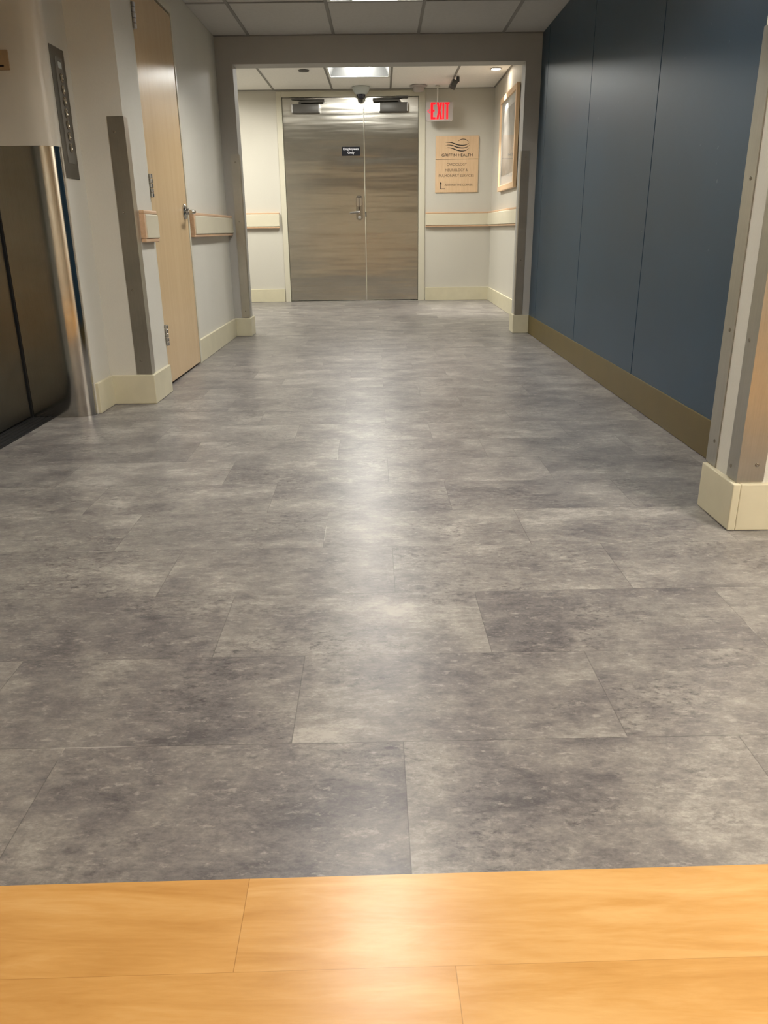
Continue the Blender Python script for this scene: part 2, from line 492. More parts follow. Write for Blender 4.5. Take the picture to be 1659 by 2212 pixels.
# right wall of navy panels
bm = bmesh.new()
seams = [2.40, 2.690, 3.964, 5.235, 6.60, YP]
for a, b in zip(seams[:-1], seams[1:]):
    box(bm, 1.263, 1.30, a+0.0035, b-0.0035, BH-0.02, ZN, 0.002)
box(bm, 1.273, 1.5, 2.40, YP, 0, ZN)
struct('wall_right', bm, M_blue, 'satin navy blue panelled right corridor wall')

# post at the right, closest to the camera
struct('wall_right_near', B(1.038, 3.0, 2.18, 2.40, 0, ZN), M_wall, 'beige wall end projecting at the right edge, in front of the navy panels')

# portal between corridor and far lobby
bm = bmesh.new()
prism_axis(bm, [(-4.0, 0), (-1.14, 0), (-1.14, 2.075), (1.142, 2.075), (1.142, 0), (1.6, 0), (1.6, 2.45), (-4.0, 2.45)],
           lambda u, v, d: (u, d, v), YP, YP+PT)
struct('wall_middle', bm, M_portal, 'grey-beige cased opening with header beam at the end of the corridor')

# far lobby walls
bm = bmesh.new()
box(bm, -4.0, -1.212, YF, YF+0.15, 0, ZF)
box(bm, 0.54, 1.7, YF, YF+0.15, 0, ZF)
box(bm, -1.212, 0.54, YF, YF+0.15, 2.385, ZF)
struct('wall_far', bm, M_wallfar, 'pale wallcovered far wall around the steel double doors')
struct('wall_far_right', B(XFR, 1.6, YP+PT, YF, 0, ZF), M_wallfar, 'pale right wall of the far lobby where the picture hangs')
struct('wall_far_left', B(-4.0, -3.7, YP+PT, YF, 0, ZF), M_wallfar, 'pale left end wall of the far lobby')
# closing walls behind the camera
struct('wall_back', B(-2.0, 3.0, -3.15, -3.0, 0, ZN), M_wall, 'beige wall behind the viewer')
struct('wall_right_rear', B(2.85, 3.0, -3.0, 2.18, 0, ZN), M_wall, 'beige wall of the side passage on the right')

# ------------------------------------------------------------------ ceilings
def ceiling(name, xs, ys, z, hole, label, x0, x1, y0, y1, tile=None):
    bm = bmesh.new()
    xs = [x0] + [v for v in xs if x0 < v < x1] + [x1]
    ys = [y0] + [v for v in ys if y0 < v < y1] + [y1]
    def colys(a, b):
        q = ys if (tile is not None or any(h[0] < (a+b)/2 < h[1] for h in hole)) else [y0, y1]
        return q[:-1], q[1:]
    for a, b in zip(xs[:-1], xs[1:]):
        for c, d in zip(*colys(a, b)):
            cx, cy = (a+b)/2, (c+d)/2
            if any(h[0] < cx < h[1] and h[2] < cy < h[3] for h in hole): continue
            box(bm, a+0.002, b-0.002, c+0.002, d-0.002, z+0.003, z+0.02)
    o = struct(name, bm, tile or M_tile, label, 'ceiling')
    g = bmesh.new()
    def inhole(x, y):
        return any(h[0]+0.02 < x < h[1]-0.02 and h[2]+0.02 < y < h[3]-0.02 for h in hole)
    for v in xs[1:-1]:
        for c, d in zip(ys[:-1], ys[1:]):
            if inhole(v, (c+d)/2): continue
            box(g, v-0.011, v+0.011, c, d, z-0.001, z+0.012)
    for v in ys[1:-1]:
        for c, d in zip(xs[:-1], xs[1:]):
            if inhole((c+d)/2, v) or v not in colys(c, d)[1]: continue
            box(g, c, d, v-0.011, v+0.011, z-0.0014, z+0.0118)
    # wall angle
    box(g, x0, x0+0.02, y0, y1, z-0.0012, z+0.012); box(g, x1-0.02, x1, y0, y1, z-0.0012, z+0.012)
    box(g, x0, x1, y0, y0+0.02, z-0.0016, z+0.0116); box(g, x0, x1, y1-0.02, y1, z-0.0016, z+0.0116)
    mesh_obj('ceiling_grid', g, M_grid, o)
    return o

PN = 0.652
nx = [-0.348 + PN*k for k in range(-4, 7)]
ny = [5.955 - 1.219*k for k in range(0, 8)]
def nh(k, r): return (nx[k], nx[k+1], ny[r+1], ny[r])
H_near = [nh(4, 0), nh(4, 2), nh(4, 6), nh(7, 4)]
ceiling('ceiling', nx, sorted(ny), ZN, H_near, 'white acoustic tile ceiling of the near corridor', -2.0, 3.0, -3.0, YP, M_tiledim)
fx = [-0.553 + 0.684*k for k in range(-5, 4)]
H_far = [(-0.553, 0.131, 8.28, 9.482), (-0.553-0.684*3, -0.553-0.684*2, 8.28, 9.482)]
ceiling('ceiling', fx, [7.08, 8.28, 9.482], ZF, H_far, 'higher white acoustic tile ceiling of the far lobby', -4.0, XFR, YP+PT, YF)

def troffer(h, z, lamp, label, group=None, depth=0.11, louver=False):
    x0, x1, y0, y1 = h
    cx, cy = (x0+x1)/2, (y0+y1)/2
    e = empty('ceiling_light', (cx, cy, z), label, 'ceiling light', 'recessed ceiling light panels')
    bm = bmesh.new()
    t = 0.012
    for (a, b, c, d) in ((x0+0.012, x0+0.034, y0+0.012, y1-0.012), (x1-0.034, x1-0.012, y0+0.012, y1-0.012),
                         (x0+0.034, x1-0.034, y0+0.012, y0+0.034), (x0+0.034, x1-0.034, y1-0.034, y1-0.012)):
        box(bm, a, b, c, d, z-0.003, z+0.012, 0.002)
    mesh_obj('frame', bm, M_trof, e)
    bm = bmesh.new()
    # open housing: sloped sides and a top
    a = [bm.verts.new(p) for p in ((x0+0.034, y0+0.034, z), (x1-0.034, y0+0.034, z), (x1-0.034, y1-0.034, z), (x0+0.034, y1-0.034, z))]
    b = [bm.verts.new(p) for p in ((x0+0.08, y0+0.06, z+depth), (x1-0.08, y0+0.06, z+depth), (x1-0.08, y1-0.06, z+depth), (x0+0.08, y1-0.06, z+depth))]
    for i in range(4): bm.faces.new((a[i], a[(i+1) % 4], b[(i+1) % 4], b[i]))
    bm.faces.new(b)
    bmesh.ops.recalc_face_normals(bm, faces=bm.faces)
    o = mesh_obj('reflector', bm, M_inner, e)
    sol = o.modifiers.new('sol', 'SOLIDIFY'); sol.thickness = 0.006; sol.offset = 1
    bm = bmesh.new()
    # curved lamp basket in the middle
    w = (x1-x0)*0.21
    pts = [(cx + w*math.cos(q), z + depth - 0.012 - 0.055*math.sin(q)) for q in [PI*i/16 for i in range(17)]]
    pts = pts + [(cx - w, z+depth-0.004), (cx + w, z+depth-0.004)]
    prism_axis(bm, pts, lambda u, v, d: (u, d, v), y0+0.075, y1-0.075)
    o = mesh_obj('diffuser', bm, lamp, e); shade_auto(o, 40)
    if louver:
        bm = bmesh.new()
        n = max(2, round((y1-y0-0.07)/0.17))
        for i in range(1, n):
            y = y0+0.034 + (y1-y0-0.068)*i/n
            box(bm, x0+0.036, x1-0.036, y-0.002, y+0.002, z+0.002, z+0.072)
        for i in range(1, 4):
            x = x0+0.034 + (x1-x0-0.068)*i/4
            box(bm, x-0.002, x+0.002, y0+0.036, y1-0.036, z+0.002, z+0.0715)
        mesh_obj('louver', bm, M_louv, e)
    return e

troffer(H_far[0], ZF, E_TROF, 'bright recessed ceiling light panel in the far lobby before the steel doors')
troffer(H_far[1], ZF, E_TROFL, 'recessed ceiling light panel in the hidden left end of the far lobby')
troffer(H_near[0], ZN, E_TROFN, 'recessed louvred ceiling light panel above the wood door, before the cased opening', None, 0.17, True)
troffer(H_near[1], ZN, E_TROFF, 'recessed louvred ceiling light panel above the elevator, over the foreground', None, 0.17, True)
troffer(H_near[2], ZN, E_TROFR, 'recessed louvred ceiling light panel behind the viewer', None, 0.17, True)
troffer(H_near[3], ZN, E_TROFS, 'recessed ceiling light panel over the side passage on the right')

# ------------------------------------------------------------------ baseboards
def base_run(name, pts, z1, mat, label, thick=0.016):
    """pts: outline of wall line; each segment given as boxes (x0,x1,y0,y1)"""
    bm = bmesh.new()
    for q in pts: box(bm, *q, 0.001, z1, 0.003)
    return struct(name, bm, mat, label, 'baseboard')

T = 0.016
base_run('baseboard_left', [(WX2-0.006, WX2+T, 3.868, 4.105), (WX2+T-0.004, -1.215+T, 4.105-T, 4.112), (-1.222, -1.215+T, 4.105, 4.431),
                            (XL-0.004, XL+T, 5.455, YP-T+0.002)],
         BH, M_base, 'cream baseboard around the left pilaster and past the wood door')
base_run('baseboard_right', [(1.258, 1.272, 2.42, YP-T)], BH, M_olive, 'olive green baseboard below the navy panels')
base_run('baseboard_right_near', [(1.038-T, 1.045, 2.18-T, 2.40), (1.045, 3.0, 2.18-T, 2.188)], 0.145, M_base,
         'cream baseboard wrapping the wall end at the right edge')
base_run('baseboard_middle', [(XL+0.002, -1.14+T, YP-T, YP+0.004), (-1.144, -1.14+T, YP+0.004, YP+PT+T), (1.142-T, XR-0.004, YP-T, YP+0.004), (1.142-T, 1.146, YP+0.004, YP+PT+T)],
         BH, M_base, 'cream baseboard blocks at both feet of the cased opening')
base_run('baseboard_far', [(-3.7, -1.225, YF-T, YF+0.004), (0.552, XFR, YF-T, YF+0.004), (XFR-T, XFR+0.004, YP+PT, YF-T)],
         0.160, M_base, 'cream baseboard of the far lobby')

# ------------------------------------------------------------------ corner guards
def guard(name, cx, cy, sx, sy, lx, ly, z0, z1, label, screws, group=None):
    """L-shaped steel guard on a convex corner at (cx,cy); legs lie on the faces and run to sx / sy directions
    sx: direction of the leg lying on the y-face, sy: direction of the leg lying on the x-face"""
    e = empty(name, (cx, cy, z0), label, 'corner guard', 'stainless steel corner guards')
    t = 0.004
    # outward offsets are opposite to the run directions
    ox, oy = cx - sx*t, cy - sy*t
    pts = [(ox, oy), (cx + sx*lx, oy), (cx + sx*lx, cy - sy*0.0005), (cx - sx*0.0005, cy - sy*0.0005), (cx - sx*0.0005, cy + sy*ly), (ox, cy + sy*ly)]
    bm = bmesh.new(); prism(bm, pts, z0, z1)
    mesh_obj('plate', bm, M_guard, e)
    for (u, z, face) in screws:
        bm = bmesh.new()
        if face == 'y': lathe(bm, [(0.0062, 0), (0.0058, 0.0016), (0.0025, 0.0022), (0, 0.0010)], (cx + sx*u, oy, z), (0, -sy, 0), 14)
        else: lathe(bm, [(0.0062, 0), (0.0058, 0.0016), (0.0025, 0.0022), (0, 0.0010)], (ox, cy + sy*u, z), (-sx, 0, 0), 14)
        mesh_obj('screw', bm, M_screw, e)
    return e

guard('corner_guard', -1.215, 4.105, -1, 1, 0.075, 0.06, BH+0.004, 1.374, 'stainless steel corner guard on the left pilaster near the wood door',
      [(0.048, 1.307, 'y'), (0.048, 0.949, 'y'), (0.048, 0.581, 'y'), (0.048, 0.225, 'y')])
guard('corner_guard', -1.14, YP, -1, 1, 0.062, 0.062, BH+0.004, 1.438, 'stainless steel corner guard on the left jamb of the cased opening',
      [(0.03, 1.38, 'y'), (0.03, 0.93, 'y'), (0.03, 0.21, 'y')])
guard('corner_guard', 1.142, YP, 1, 1, 0.062, 0.062, BH+0.004, 1.438, 'stainless steel corner guard on the right jamb of the cased opening',
      [(0.03, 1.39, 'y'), (0.03, 0.60, 'y')])
guard('corner_guard', 1.038, 2.40, 1, -1, 0.065, 0.067, 0.150, 1.358, 'stainless steel corner guard touching the navy panels at the right wall end',
      [(0.040, 0.98, 'x'), (0.040, 0.565, 'x'), (0.040, 0.225, 'x')])
guard('corner_guard', 1.038, 2.18, 1, 1, 0.075, 0.067, 0.150, 1.358, 'stainless steel corner guard on the near corner of the right wall end',
      [(0.045, 0.553, 'x'), (0.045, 0.185, 'x'), (0.05, 0.20, 'y')])

# ------------------------------------------------------------------ handrails / crash rails
def rail(name, fn, s0, s1, zb, zt, dep, label, cap0=True, cap1=True, wood_m=None, thick=0.018):
    """fn(s, d, z): s along the wall, d out from the wall"""
    p0 = fn(s0, 0, zb)
    e = empty(name, p0, label, 'handrail', 'cream and beech wall handrails')
    def bx(bm, sa, sb, da, db, za, zc, bev=0.002):
        a = fn(sa, da, za); b = fn(sb, db, zc)
        box(bm, min(a[0], b[0]), max(a[0], b[0]), min(a[1], b[1]), max(a[1], b[1]), min(a[2], b[2]), max(a[2], b[2]), bev)
    wm = wood_m or M_railwood
    bm = bmesh.new(); bx(bm, s0, s1, 0.001, dep*0.86, zt-thick, zt, 0.004); mesh_obj('top_strip', bm, wm, e)
    bm = bmesh.new(); bx(bm, s0, s1, 0.001, dep*0.86, zb, zb+thick, 0.004); mesh_obj('bottom_strip', bm, wm, e)
    ca = s0 + (0.022 if cap0 else 0.0); cb = s1 - (0.022 if cap1 else 0.0)
    bm = bmesh.new(); bx(bm, ca, cb, 0.001, dep, zb+thick+0.001, zt-thick-0.001, 0.005); mesh_obj('cover', bm, M_cover, e)
    for f, a, b in ((cap0, s0, ca), (cap1, cb, s1)):
        if f:
            bm = bmesh.new(); bx(bm, a, b, 0.001, dep*0.86, zb+thick, zt-thick, 0.002); mesh_obj('end_cap', bm, wm, e)
    return e

rail('handrail', lambda s, d, z: (-1.215+d, s, z), 4.185, 4.430, 0.808, 0.962, 0.032,
     'short cream and beech handrail piece between the pilaster guard and the wood door', True, False)
rail('handrail', lambda s, d, z: (XL+d, s, z), 5.478, YP-0.004, 0.822, 0.976, 0.048,
     'cream and beech handrail between the wood door and the left jamb', True, False)
rail('handrail', lambda s, d, z: (s, YF-d, z), -3.6, -1.245, 0.884, 1.064, 0.05,
     'cream and beech handrail on the far wall left of the steel doors', False, False, M_railwoodx)
rail('handrail', lambda s, d, z: (s, YF-d, z), 0.548, XFR-0.002, 0.878, 1.048, 0.05,
     'cream and beech handrail below the directory sign', False, False, M_railwoodx)
rail('handrail', lambda s, d, z: (XFR-d, s, z), YP+PT+0.03, YF-0.052, 0.878, 1.048, 0.05,
     'cream and beech handrail below the framed picture', False, False)

# ------------------------------------------------------------------ wood door on the left
DX = -1.255
bm = bmesh.new()
box(bm, DX-0.10, DX+0.004, 4.434, 4.578, 0, 2.13, 0.002)
box(bm, DX-0.10, DX+0.004, 5.420, 5.450, 0, 2.13, 0.002)
box(bm, DX-0.10, DX+0.004, 4.578, 5.420, 2.090, 2.13, 0.002)
struct('trim_3', bm, M_frame, 'cream metal frame around the wood door', 'door frame')
d1 = struct('door_1', B(DX-0.045, DX, 4.582, 5.416, 0.014, 2.078, 0.002), M_doorwood, 'flat maple veneer door on the left wall', 'door')
for zc in (1.893, 1.094, 0.297):
    bm = bmesh.new()
    for k in range(5):
        z0 = zc-0.06+k*0.024
        lathe(bm, [(0.0095, 0.0012), (0.0105, 0.002), (0.0105, 0.0212), (0.0095, 0.0222)], (DX+0.0125, 4.580, z0), (0, 0, 1), 16)
    hn = mesh_obj('hinge', bm, M_hinge, d1)
    shade_auto(hn)
    bm = bmesh.new()
    box(bm, DX-0.001, DX+0.003, 4.584, 4.606, zc-0.058, zc+0.058, 0.001)
    mesh_obj('hinge_leaf', bm, M_hinge, hn)
# lever set
bm = bmesh.new()
lathe(bm, [(0.046, 0), (0.046, 0.006), (0.040, 0.012), (0.022, 0.016), (0.019, 0.03)], (DX, 5.335, 0.977), (1, 0, 0), 32)
ro = shade_auto(mesh_obj('door_handle', bm, M_chrome, d1))
bm = bmesh.new()
tube(bm, [(DX+0.02, 5.335, 0.977), (DX+0.050, 5.335, 0.977), (DX+0.062, 5.330, 0.977), (DX+0.068, 5.315, 0.976), (DX+0.068, 5.27, 0.973), (DX+0.067, 5.225, 0.972)], [0.013, 0.013, 0.013, 0.012, 0.0115, 0.0105])
shade_auto(mesh_obj('lever', bm, M_chrome, ro))

# ------------------------------------------------------------------ steel double doors
FY = YF - 0.012
bm = bmesh.new()
box(bm, -1.216, -1.152, FY, YF+0.13, 0.0, 2.385, 0.003)
box(bm, 0.462, 0.540, FY, YF+0.13, 0.0, 2.385, 0.003)
box(bm, -1.152, 0.462, FY, YF+0.13, 2.322, 2.385, 0.003)
struct('trim_4', bm, M_frame, 'cream metal frame of the steel double doors', 'door frame')
struct('trim_5', B(-1.152, 0.462, YF+0.0, YF+0.13, 0.0, 0.006, 0.001), M_guard, 'thin metal threshold under the steel double doors', 'threshold')
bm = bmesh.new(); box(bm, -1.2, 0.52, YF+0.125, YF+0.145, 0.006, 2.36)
struct('wall_behind_doors', bm, M_gapshade, 'black sheet painted as the dark space behind the steel doors')

def leaf_mesh(x0, x1, z0, z1, y0, y1):
    bm = bmesh.new(); box(bm, x0, x1, y0, y1, z0, z1, 0.002); return bm
DY = YF + 0.012
d2 = struct('door_2', leaf_mesh(-1.148, -0.1925, 0.014, 2.318, DY, DY+0.045), M_doorsteel, 'left leaf of the brushed steel double doors', 'door')
d3 = struct('door_3', leaf_mesh(-0.1865, 0.458, 0.014, 2.318, DY, DY+0.045), M_doorsteel, 'right narrower leaf of the brushed steel double doors', 'door')
bm = bmesh.new(); prism(bm, [(-0.1965, DY-0.0003)] + [(-0.1895 + 0.007*math.cos(PI + PI*i/12), DY - 0.001 + 0.008*math.sin(PI + PI*i/12)) for i in range(13)] + [(-0.1825, DY-0.0003)], 0.016, 2.312)
shade_auto(mesh_obj('edge_astragal', bm, M_polish, d2), 50)

def closer(parent, x0, x1, z0, z1, side):
    bm = bmesh.new(); box(bm, x0, x1, DY-0.062, DY-0.001, z0, z1, 0.008)
    c = mesh_obj('door_closer', bm, M_dark, parent); shade_auto(c, 50)
    bm = bmesh.new()
    for a, b in ((x0, x0+0.012), (x1-0.012, x1)):
        box(bm, a-0.001, b+0.001, DY-0.0635, DY-0.002, z0+0.004, z1-0.004, 0.003)
    mesh_obj('end_plate', bm, M_hinge, c)
    bm = bmesh.new()
    za = z1 + 0.022
    if side < 0:
        tube(bm, [(x0+0.10, DY-0.035, z1-0.002), (x0+0.10, DY-0.035, za+0.004)], 0.014, 12)
        tube(bm, [(x0+0.10, DY-0.035, za), (x1+0.06, DY-0.07, za+0.002)], [0.014, 0.010], 10)
        tube(bm, [(x1+0.06, DY-0.07, za+0.014), (x0+0.06, DY-0.02, z1+0.055)], [0.010, 0.012], 10)
        box(bm, x0-0.0, x0+0.15, DY-0.035, DY-0.012, z1+0.047, z1+0.068, 0.003)
    else:
        tube(bm, [(x1-0.10, DY-0.035, z1-0.002), (x1-0.10, DY-0.035, za+0.004)], 0.014, 12)
        tube(bm, [(x1-0.10, DY-0.035, za), (x0-0.075, DY-0.07, za-0.004)], [0.014, 0.011], 10)
        tube(bm, [(x0-0.075, DY-0.07, za+0.010), (x1-0.07, DY-0.02, z1+0.055)], [0.010, 0.012], 10)
        box(bm, x1-0.14, x1, DY-0.035, DY-0.012, z1+0.047, z1+0.068, 0.003)
    shade_auto(mesh_obj('closer_arm', bm, M_dark, c))
closer(d2, -1.034, -0.705, 2.152, 2.248, -1)
closer(d3, -0.005, 0.333, 2.156, 2.256, 1)

# card-reader lockset on the left leaf
def rounded(cx, cz, w, h, r, n=8):
    pts = []
    for sx, sz, a0 in ((1, 1, 0), (-1, 1, PI/2), (-1, -1, PI), (1, -1, 1.5*PI)):
        for i in range(n+1):
            a = a0 + PI/2*i/n
            pts.append((cx + sx*(w/2-r) + r*math.cos(a), cz + sz*(h/2-r) + r*math.sin(a)))
    return pts
fxz = lambda u, v, d: (u, d, v)
bm = bmesh.new(); prism_axis(bm, rounded(-0.262, 1.108, 0.078, 0.286, 0.036), fxz, DY-0.022, DY-0.0005)
lk = mesh_obj('lockset', bm, M_lock, d2); shade_auto(lk)
bm = bmesh.new(); prism_axis(bm, rounded(-0.263, 1.180, 0.064, 0.120, 0.028), fxz, DY-0.045, DY-0.0225)
shade_auto(mesh_obj('card_reader', bm, M_chrome, lk))
bm = bmesh.new(); box(bm, -0.268, -0.260, DY-0.048, DY-0.043, 1.085, 1.238, 0.001); box(bm, -0.292, -0.234, DY-0.047, DY-0.0435, 1.224, 1.236, 0.003)
mesh_obj('card_slot', bm, M_black, lk)
bm = bmesh.new()
lathe(bm, [(0.016, 0), (0.016, 0.03)], (-0.262, DY-0.022, 1.058), (0, -1, 0), 20)
tube(bm, [(-0.258, DY-0.055, 1.062), (-0.290, DY-0.056, 1.060), (-0.340, DY-0.055, 1.056), (-0.378, DY-0.052, 1.052)], [0.014, 0.012, 0.0095, 0.009])
shade_auto(mesh_obj('lever', bm, M_chrome, lk))
bm = bmesh.new(); lathe(bm, [(0.018, 0), (0.018, 0.004), (0.014, 0.006), (0.010, 0.010), (0, 0.010)], (-0.260, DY-0.022, 0.997), (0, -1, 0), 20)
shade_auto(mesh_obj('key_cylinder', bm, M_hinge, lk))
bm = bmesh.new(); box(bm, -0.190, -0.178, DY-0.010, DY-0.007, 1.005, 1.060, 0.001); mesh_obj('strike', bm, M_cap, d3)

# ------------------------------------------------------------------ text
def text_mesh(s, name, mat, parent, cx, cz, w, h, y, depth=0.0015, bold=0.0, flip=1):
    cu = bpy.data.curves.new(name, 'FONT'); cu.body = s; cu.extrude = 0.5; cu.offset = bold; cu.resolution_u = 4
    t = bpy.data.objects.new(name, cu); COL.objects.link(t)
    dg = bpy.context.evaluated_depsgraph_get(); dg.update()
    me = bpy.data.meshes.new_from_object(t.evaluated_get(dg))
    bpy.data.objects.remove(t)
    xs = [v.co.x for v in me.vertices]; ys = [v.co.y for v in me.vertices]
    x0, x1, y0, y1 = min(xs), max(xs), min(ys), max(ys)
    for v in me.vertices:
        u = (v.co.x-x0)/(x1-x0)-0.5; q = (v.co.y-y0)/(y1-y0)-0.5; d = v.co.z + 0.5
        v.co = (cx + u*w, y - d*depth, cz + q*h)
    me.materials.clear(); me.materials.append(mat)
    o = bpy.data.objects.new(name, me)
    return link(o, parent)

# black plaque on the left steel leaf
PY = DY - 0.006
e = empty('plaque', (-0.349, DY, 1.742), 'black plaque reading Employees Only in white on the left steel door', 'sign')
mesh_obj('backing', B(-0.459, -0.240, PY, DY-0.0006, 1.692, 1.791, 0.001), M_black, e)
text_mesh('Employees', 'lettering', M_letter, e, -0.349, 1.762, 0.184, 0.034, PY, 0.0012, 0.012)
text_mesh('Only', 'lettering', M_letter, e, -0.349, 1.722, 0.080, 0.034, PY, 0.0012, 0.012)

# directory sign
SX0, SX1, SZ0, SZ1 = 0.664, 1.180, 1.270, 1.894
K = (SX1-SX0)/634.0; KZ = (SZ1-SZ0)/832.0
sx = lambda p: SX0 + (p-278)*K
sz = lambda p: SZ1 - (p-718)*KZ
SY = YF - 0.016
e = empty('directory_sign', ((SX0+SX1)/2, YF, (SZ0+SZ1)/2), 'light wood wall sign with wave emblem and department names right of the steel doors', 'sign')
mesh_obj('panel', B(SX0, SX1, SY, YF-0.0006, sz(1055), SZ1, 0.002), M_signwood, e)
mesh_obj('panel', B(SX0, SX1, SY, YF-0.0006, SZ0, sz(1061), 0.002), M_signwood, e)
mesh_obj('divider', B(SX0+0.001, SX1-0.001, SY+0.004, YF-0.001, sz(1061), sz(1055), 0.0), M_ink, e)
def ribbon(bm, pts, wmax):
    # smooth by Catmull-Rom, taper both ends
    P = [Vector((p[0], p[1])) for p in pts]
    P = [P[0]*2-P[1]] + P + [P[-1]*2-P[-2]]
    path = []
    for i in range(1, len(P)-2):
        for j in range(8):
            t = j/8
            path.append(0.5*((2*P[i]) + (P[i+1]-P[i-1])*t + (2*P[i-1]-5*P[i]+4*P[i+1]-P[i+2])*t*t + (3*P[i]-P[i-1]-3*P[i+1]+P[i+2])*t**3))
    path.append(P[-2])
    n = len(path); up, dn = [], []
    for i, q in enumerate(path):
        d = (path[min(i+1, n-1)] - path[max(i-1, 0)]).normalized(); nn = Vector((-d.y, d.x))
        w = wmax*0.5*max(0.10, math.sin(PI*i/(n-1))**0.75)
        up.append(q+nn*w); dn.append(q-nn*w)
    va = [[bm.verts.new((sx(q.x), yy, sz(q.y))) for q in row] for row in (up, dn) for yy in (SY-0.0016, SY+0.0005)]
    uf, ub, df, db = va
    for i in range(n-1):
        bm.faces.new((uf[i], uf[i+1], df[i+1], df[i])); bm.faces.new((uf[i], ub[i], ub[i+1], uf[i+1])); bm.faces.new((df[i], df[i+1], db[i+1], db[i]))
bm = bmesh.new()
ribbon(bm, [(422, 817), (465, 812), (520, 820), (590, 845), (640, 855), (690, 856), (735, 846), (772, 820)], 15)
ribbon(bm, [(422, 856), (465, 850), (520, 857), (590, 882), (640, 893), (690, 894), (735, 884), (778, 855)], 15)
ribbon(bm, [(425, 895), (465, 890), (520, 899), (590, 925), (640, 937), (690, 938), (730, 927), (770, 900)], 14)
ribbon(bm, [(598, 808), (620, 788), (650, 773), (680, 768), (715, 774), (745, 792), (762, 812)], 10)
mesh_obj('emblem', bm, M_ink, e)
text_mesh('GRIFFIN', 'lettering', M_ink, e, sx(479), sz(998), 222*K, 42*KZ, SY, 0.0012, 0.006)
text_mesh('HEALTH', 'lettering', M_ink, e, sx(717), sz(998), 212*K, 42*KZ, SY, 0.0012, 0.006)
text_mesh('CARDIOLOGY', 'lettering', M_inkgrey, e, sx(593), sz(1135), 297*K, 38*KZ, SY, 0.0012, 0.0)
text_mesh('NEUROLOGY &', 'lettering', M_inkgrey, e, sx(592), sz(1218), 326*K, 38*KZ, SY, 0.0012, 0.0)
text_mesh('PULMONARY SERVICES', 'lettering', M_inkgrey, e, sx(590), sz(1300), 522*K, 38*KZ, SY, 0.0012, 0.0)
text_mesh('AROUND THE CORNER', 'lettering', M_inkgrey, e, sx(627), sz(1437), 418*K, 32*KZ, SY, 0.0012, 0.0)
bm = bmesh.new()
prism_axis(bm, [(sx(a), sz(b)) for a, b in ((355, 1502), (355, 1425), (342, 1425), (360, 1390), (378, 1425), (366, 1425), (366, 1491), (428, 1491), (428, 1502))], fxz, SY-0.0014, SY+0.0004)
mesh_obj('arrow', bm, M_ink, e)

# EXIT sign hanging from the ceiling
EY = 10.10
ex = lambda p: 0.536 + (p-338)*0.000766
ez = lambda p: 2.232 - (p-628)*0.000716
e = empty('exit_sign', (ex(541), EY, 2.06), 'illuminated red EXIT sign hanging from the far ceiling', 'exit sign')
bm = bmesh.new(); prism_axis(bm, rounded(ex(541), (ez(628)+ez(905))/2, ex(745)-ex(338), ez(628)-ez(905), 0.022), fxz, EY-0.045, EY)
shade_auto(mesh_obj('housing', bm, M_exitbox, e), 50)
bm = bmesh.new(); tube(bm, [(ex(512), EY-0.022, 2.228), (ex(512), EY-0.022, ZF-0.004)], 0.008, 12)
lathe(bm, [(0.03, 0), (0.03, 0.006)], (ex(512), EY-0.022, ZF-0.008), (0, 0, 1), 16)
mesh_obj('stem', bm, M_pole, e)
FYE = EY-0.045
def lpoly(pts):
    bm = bmesh.new(); prism_axis(bm, [(ex(a), ez(b)) for a, b in pts], fxz, FYE-0.003, FYE+0.0005); return bm
mesh_obj('letter', lpoly([(410, 638), (480, 638), (480, 668), (445, 668), (445, 742), (468, 742), (468, 770), (445, 770), (445, 850), (482, 850), (482, 880), (410, 880)]), E_EXIT, e)
mesh_obj('letter', lpoly([(500, 638), (532, 638), (541, 715), (552, 638), (580, 638), (558, 755), (582, 880), (550, 880), (540, 800), (528, 880), (496, 880), (522, 755)]), E_EXIT, e)
mesh_obj('letter', lpoly([(588, 638), (612, 638), (612, 880), (588, 880)]), E_EXIT, e)
mesh_obj('letter', lpoly([(624, 638), (692, 638), (692, 668), (672, 668), (672, 880), (645, 880), (645, 668), (624, 668)]), E_EXIT, e)
mesh_obj('chevron', lpoly([(356, 762), (392, 730), (400, 738), (374, 762), (400, 786), (392, 795)]), E_ARROW, e)

# ------------------------------------------------------------------ framed picture
PX = 1.312
e = empty('framed_picture', (XFR, 8.93, 1.70), 'oak-framed print behind glass on the right wall of the far lobby', 'picture')
y0, y1, z0, z1 = 8.375, 9.475, 1.238, 2.165
fw = 0.052
bm = bmesh.new()
box(bm, PX, XFR-0.006, y0, y0+fw, z0, z1, 0.003); box(bm, PX, XFR-0.006, y1-fw, y1, z0, z1, 0.003)
box(bm, PX, XFR-0.006, y0+fw, y1-fw, z0, z0+fw, 0.003); box(bm, PX, XFR-0.006, y0+fw, y1-fw, z1-fw, z1, 0.003)
mesh_obj('frame', bm, M_framewood, e)
mesh_obj('mat_board', B(PX+0.018, PX+0.022, y0+fw, y1-fw, z0+fw, z1-fw), M_mat, e)
mesh_obj('print', B(PX+0.0165, PX+0.0178, y0+fw+0.09, y1-fw-0.09, z0+fw+0.10, z1-fw-0.09), M_art, e)
mesh_obj('glass', B(PX+0.010, PX+0.013, y0+fw, y1-fw, z0+fw, z1-fw), M_glass, e)
mesh_obj('backing', B(PX+0.0225, XFR-0.001, y0+0.02, y1-0.02, z0+0.02, z1-0.02), M_cap, e)

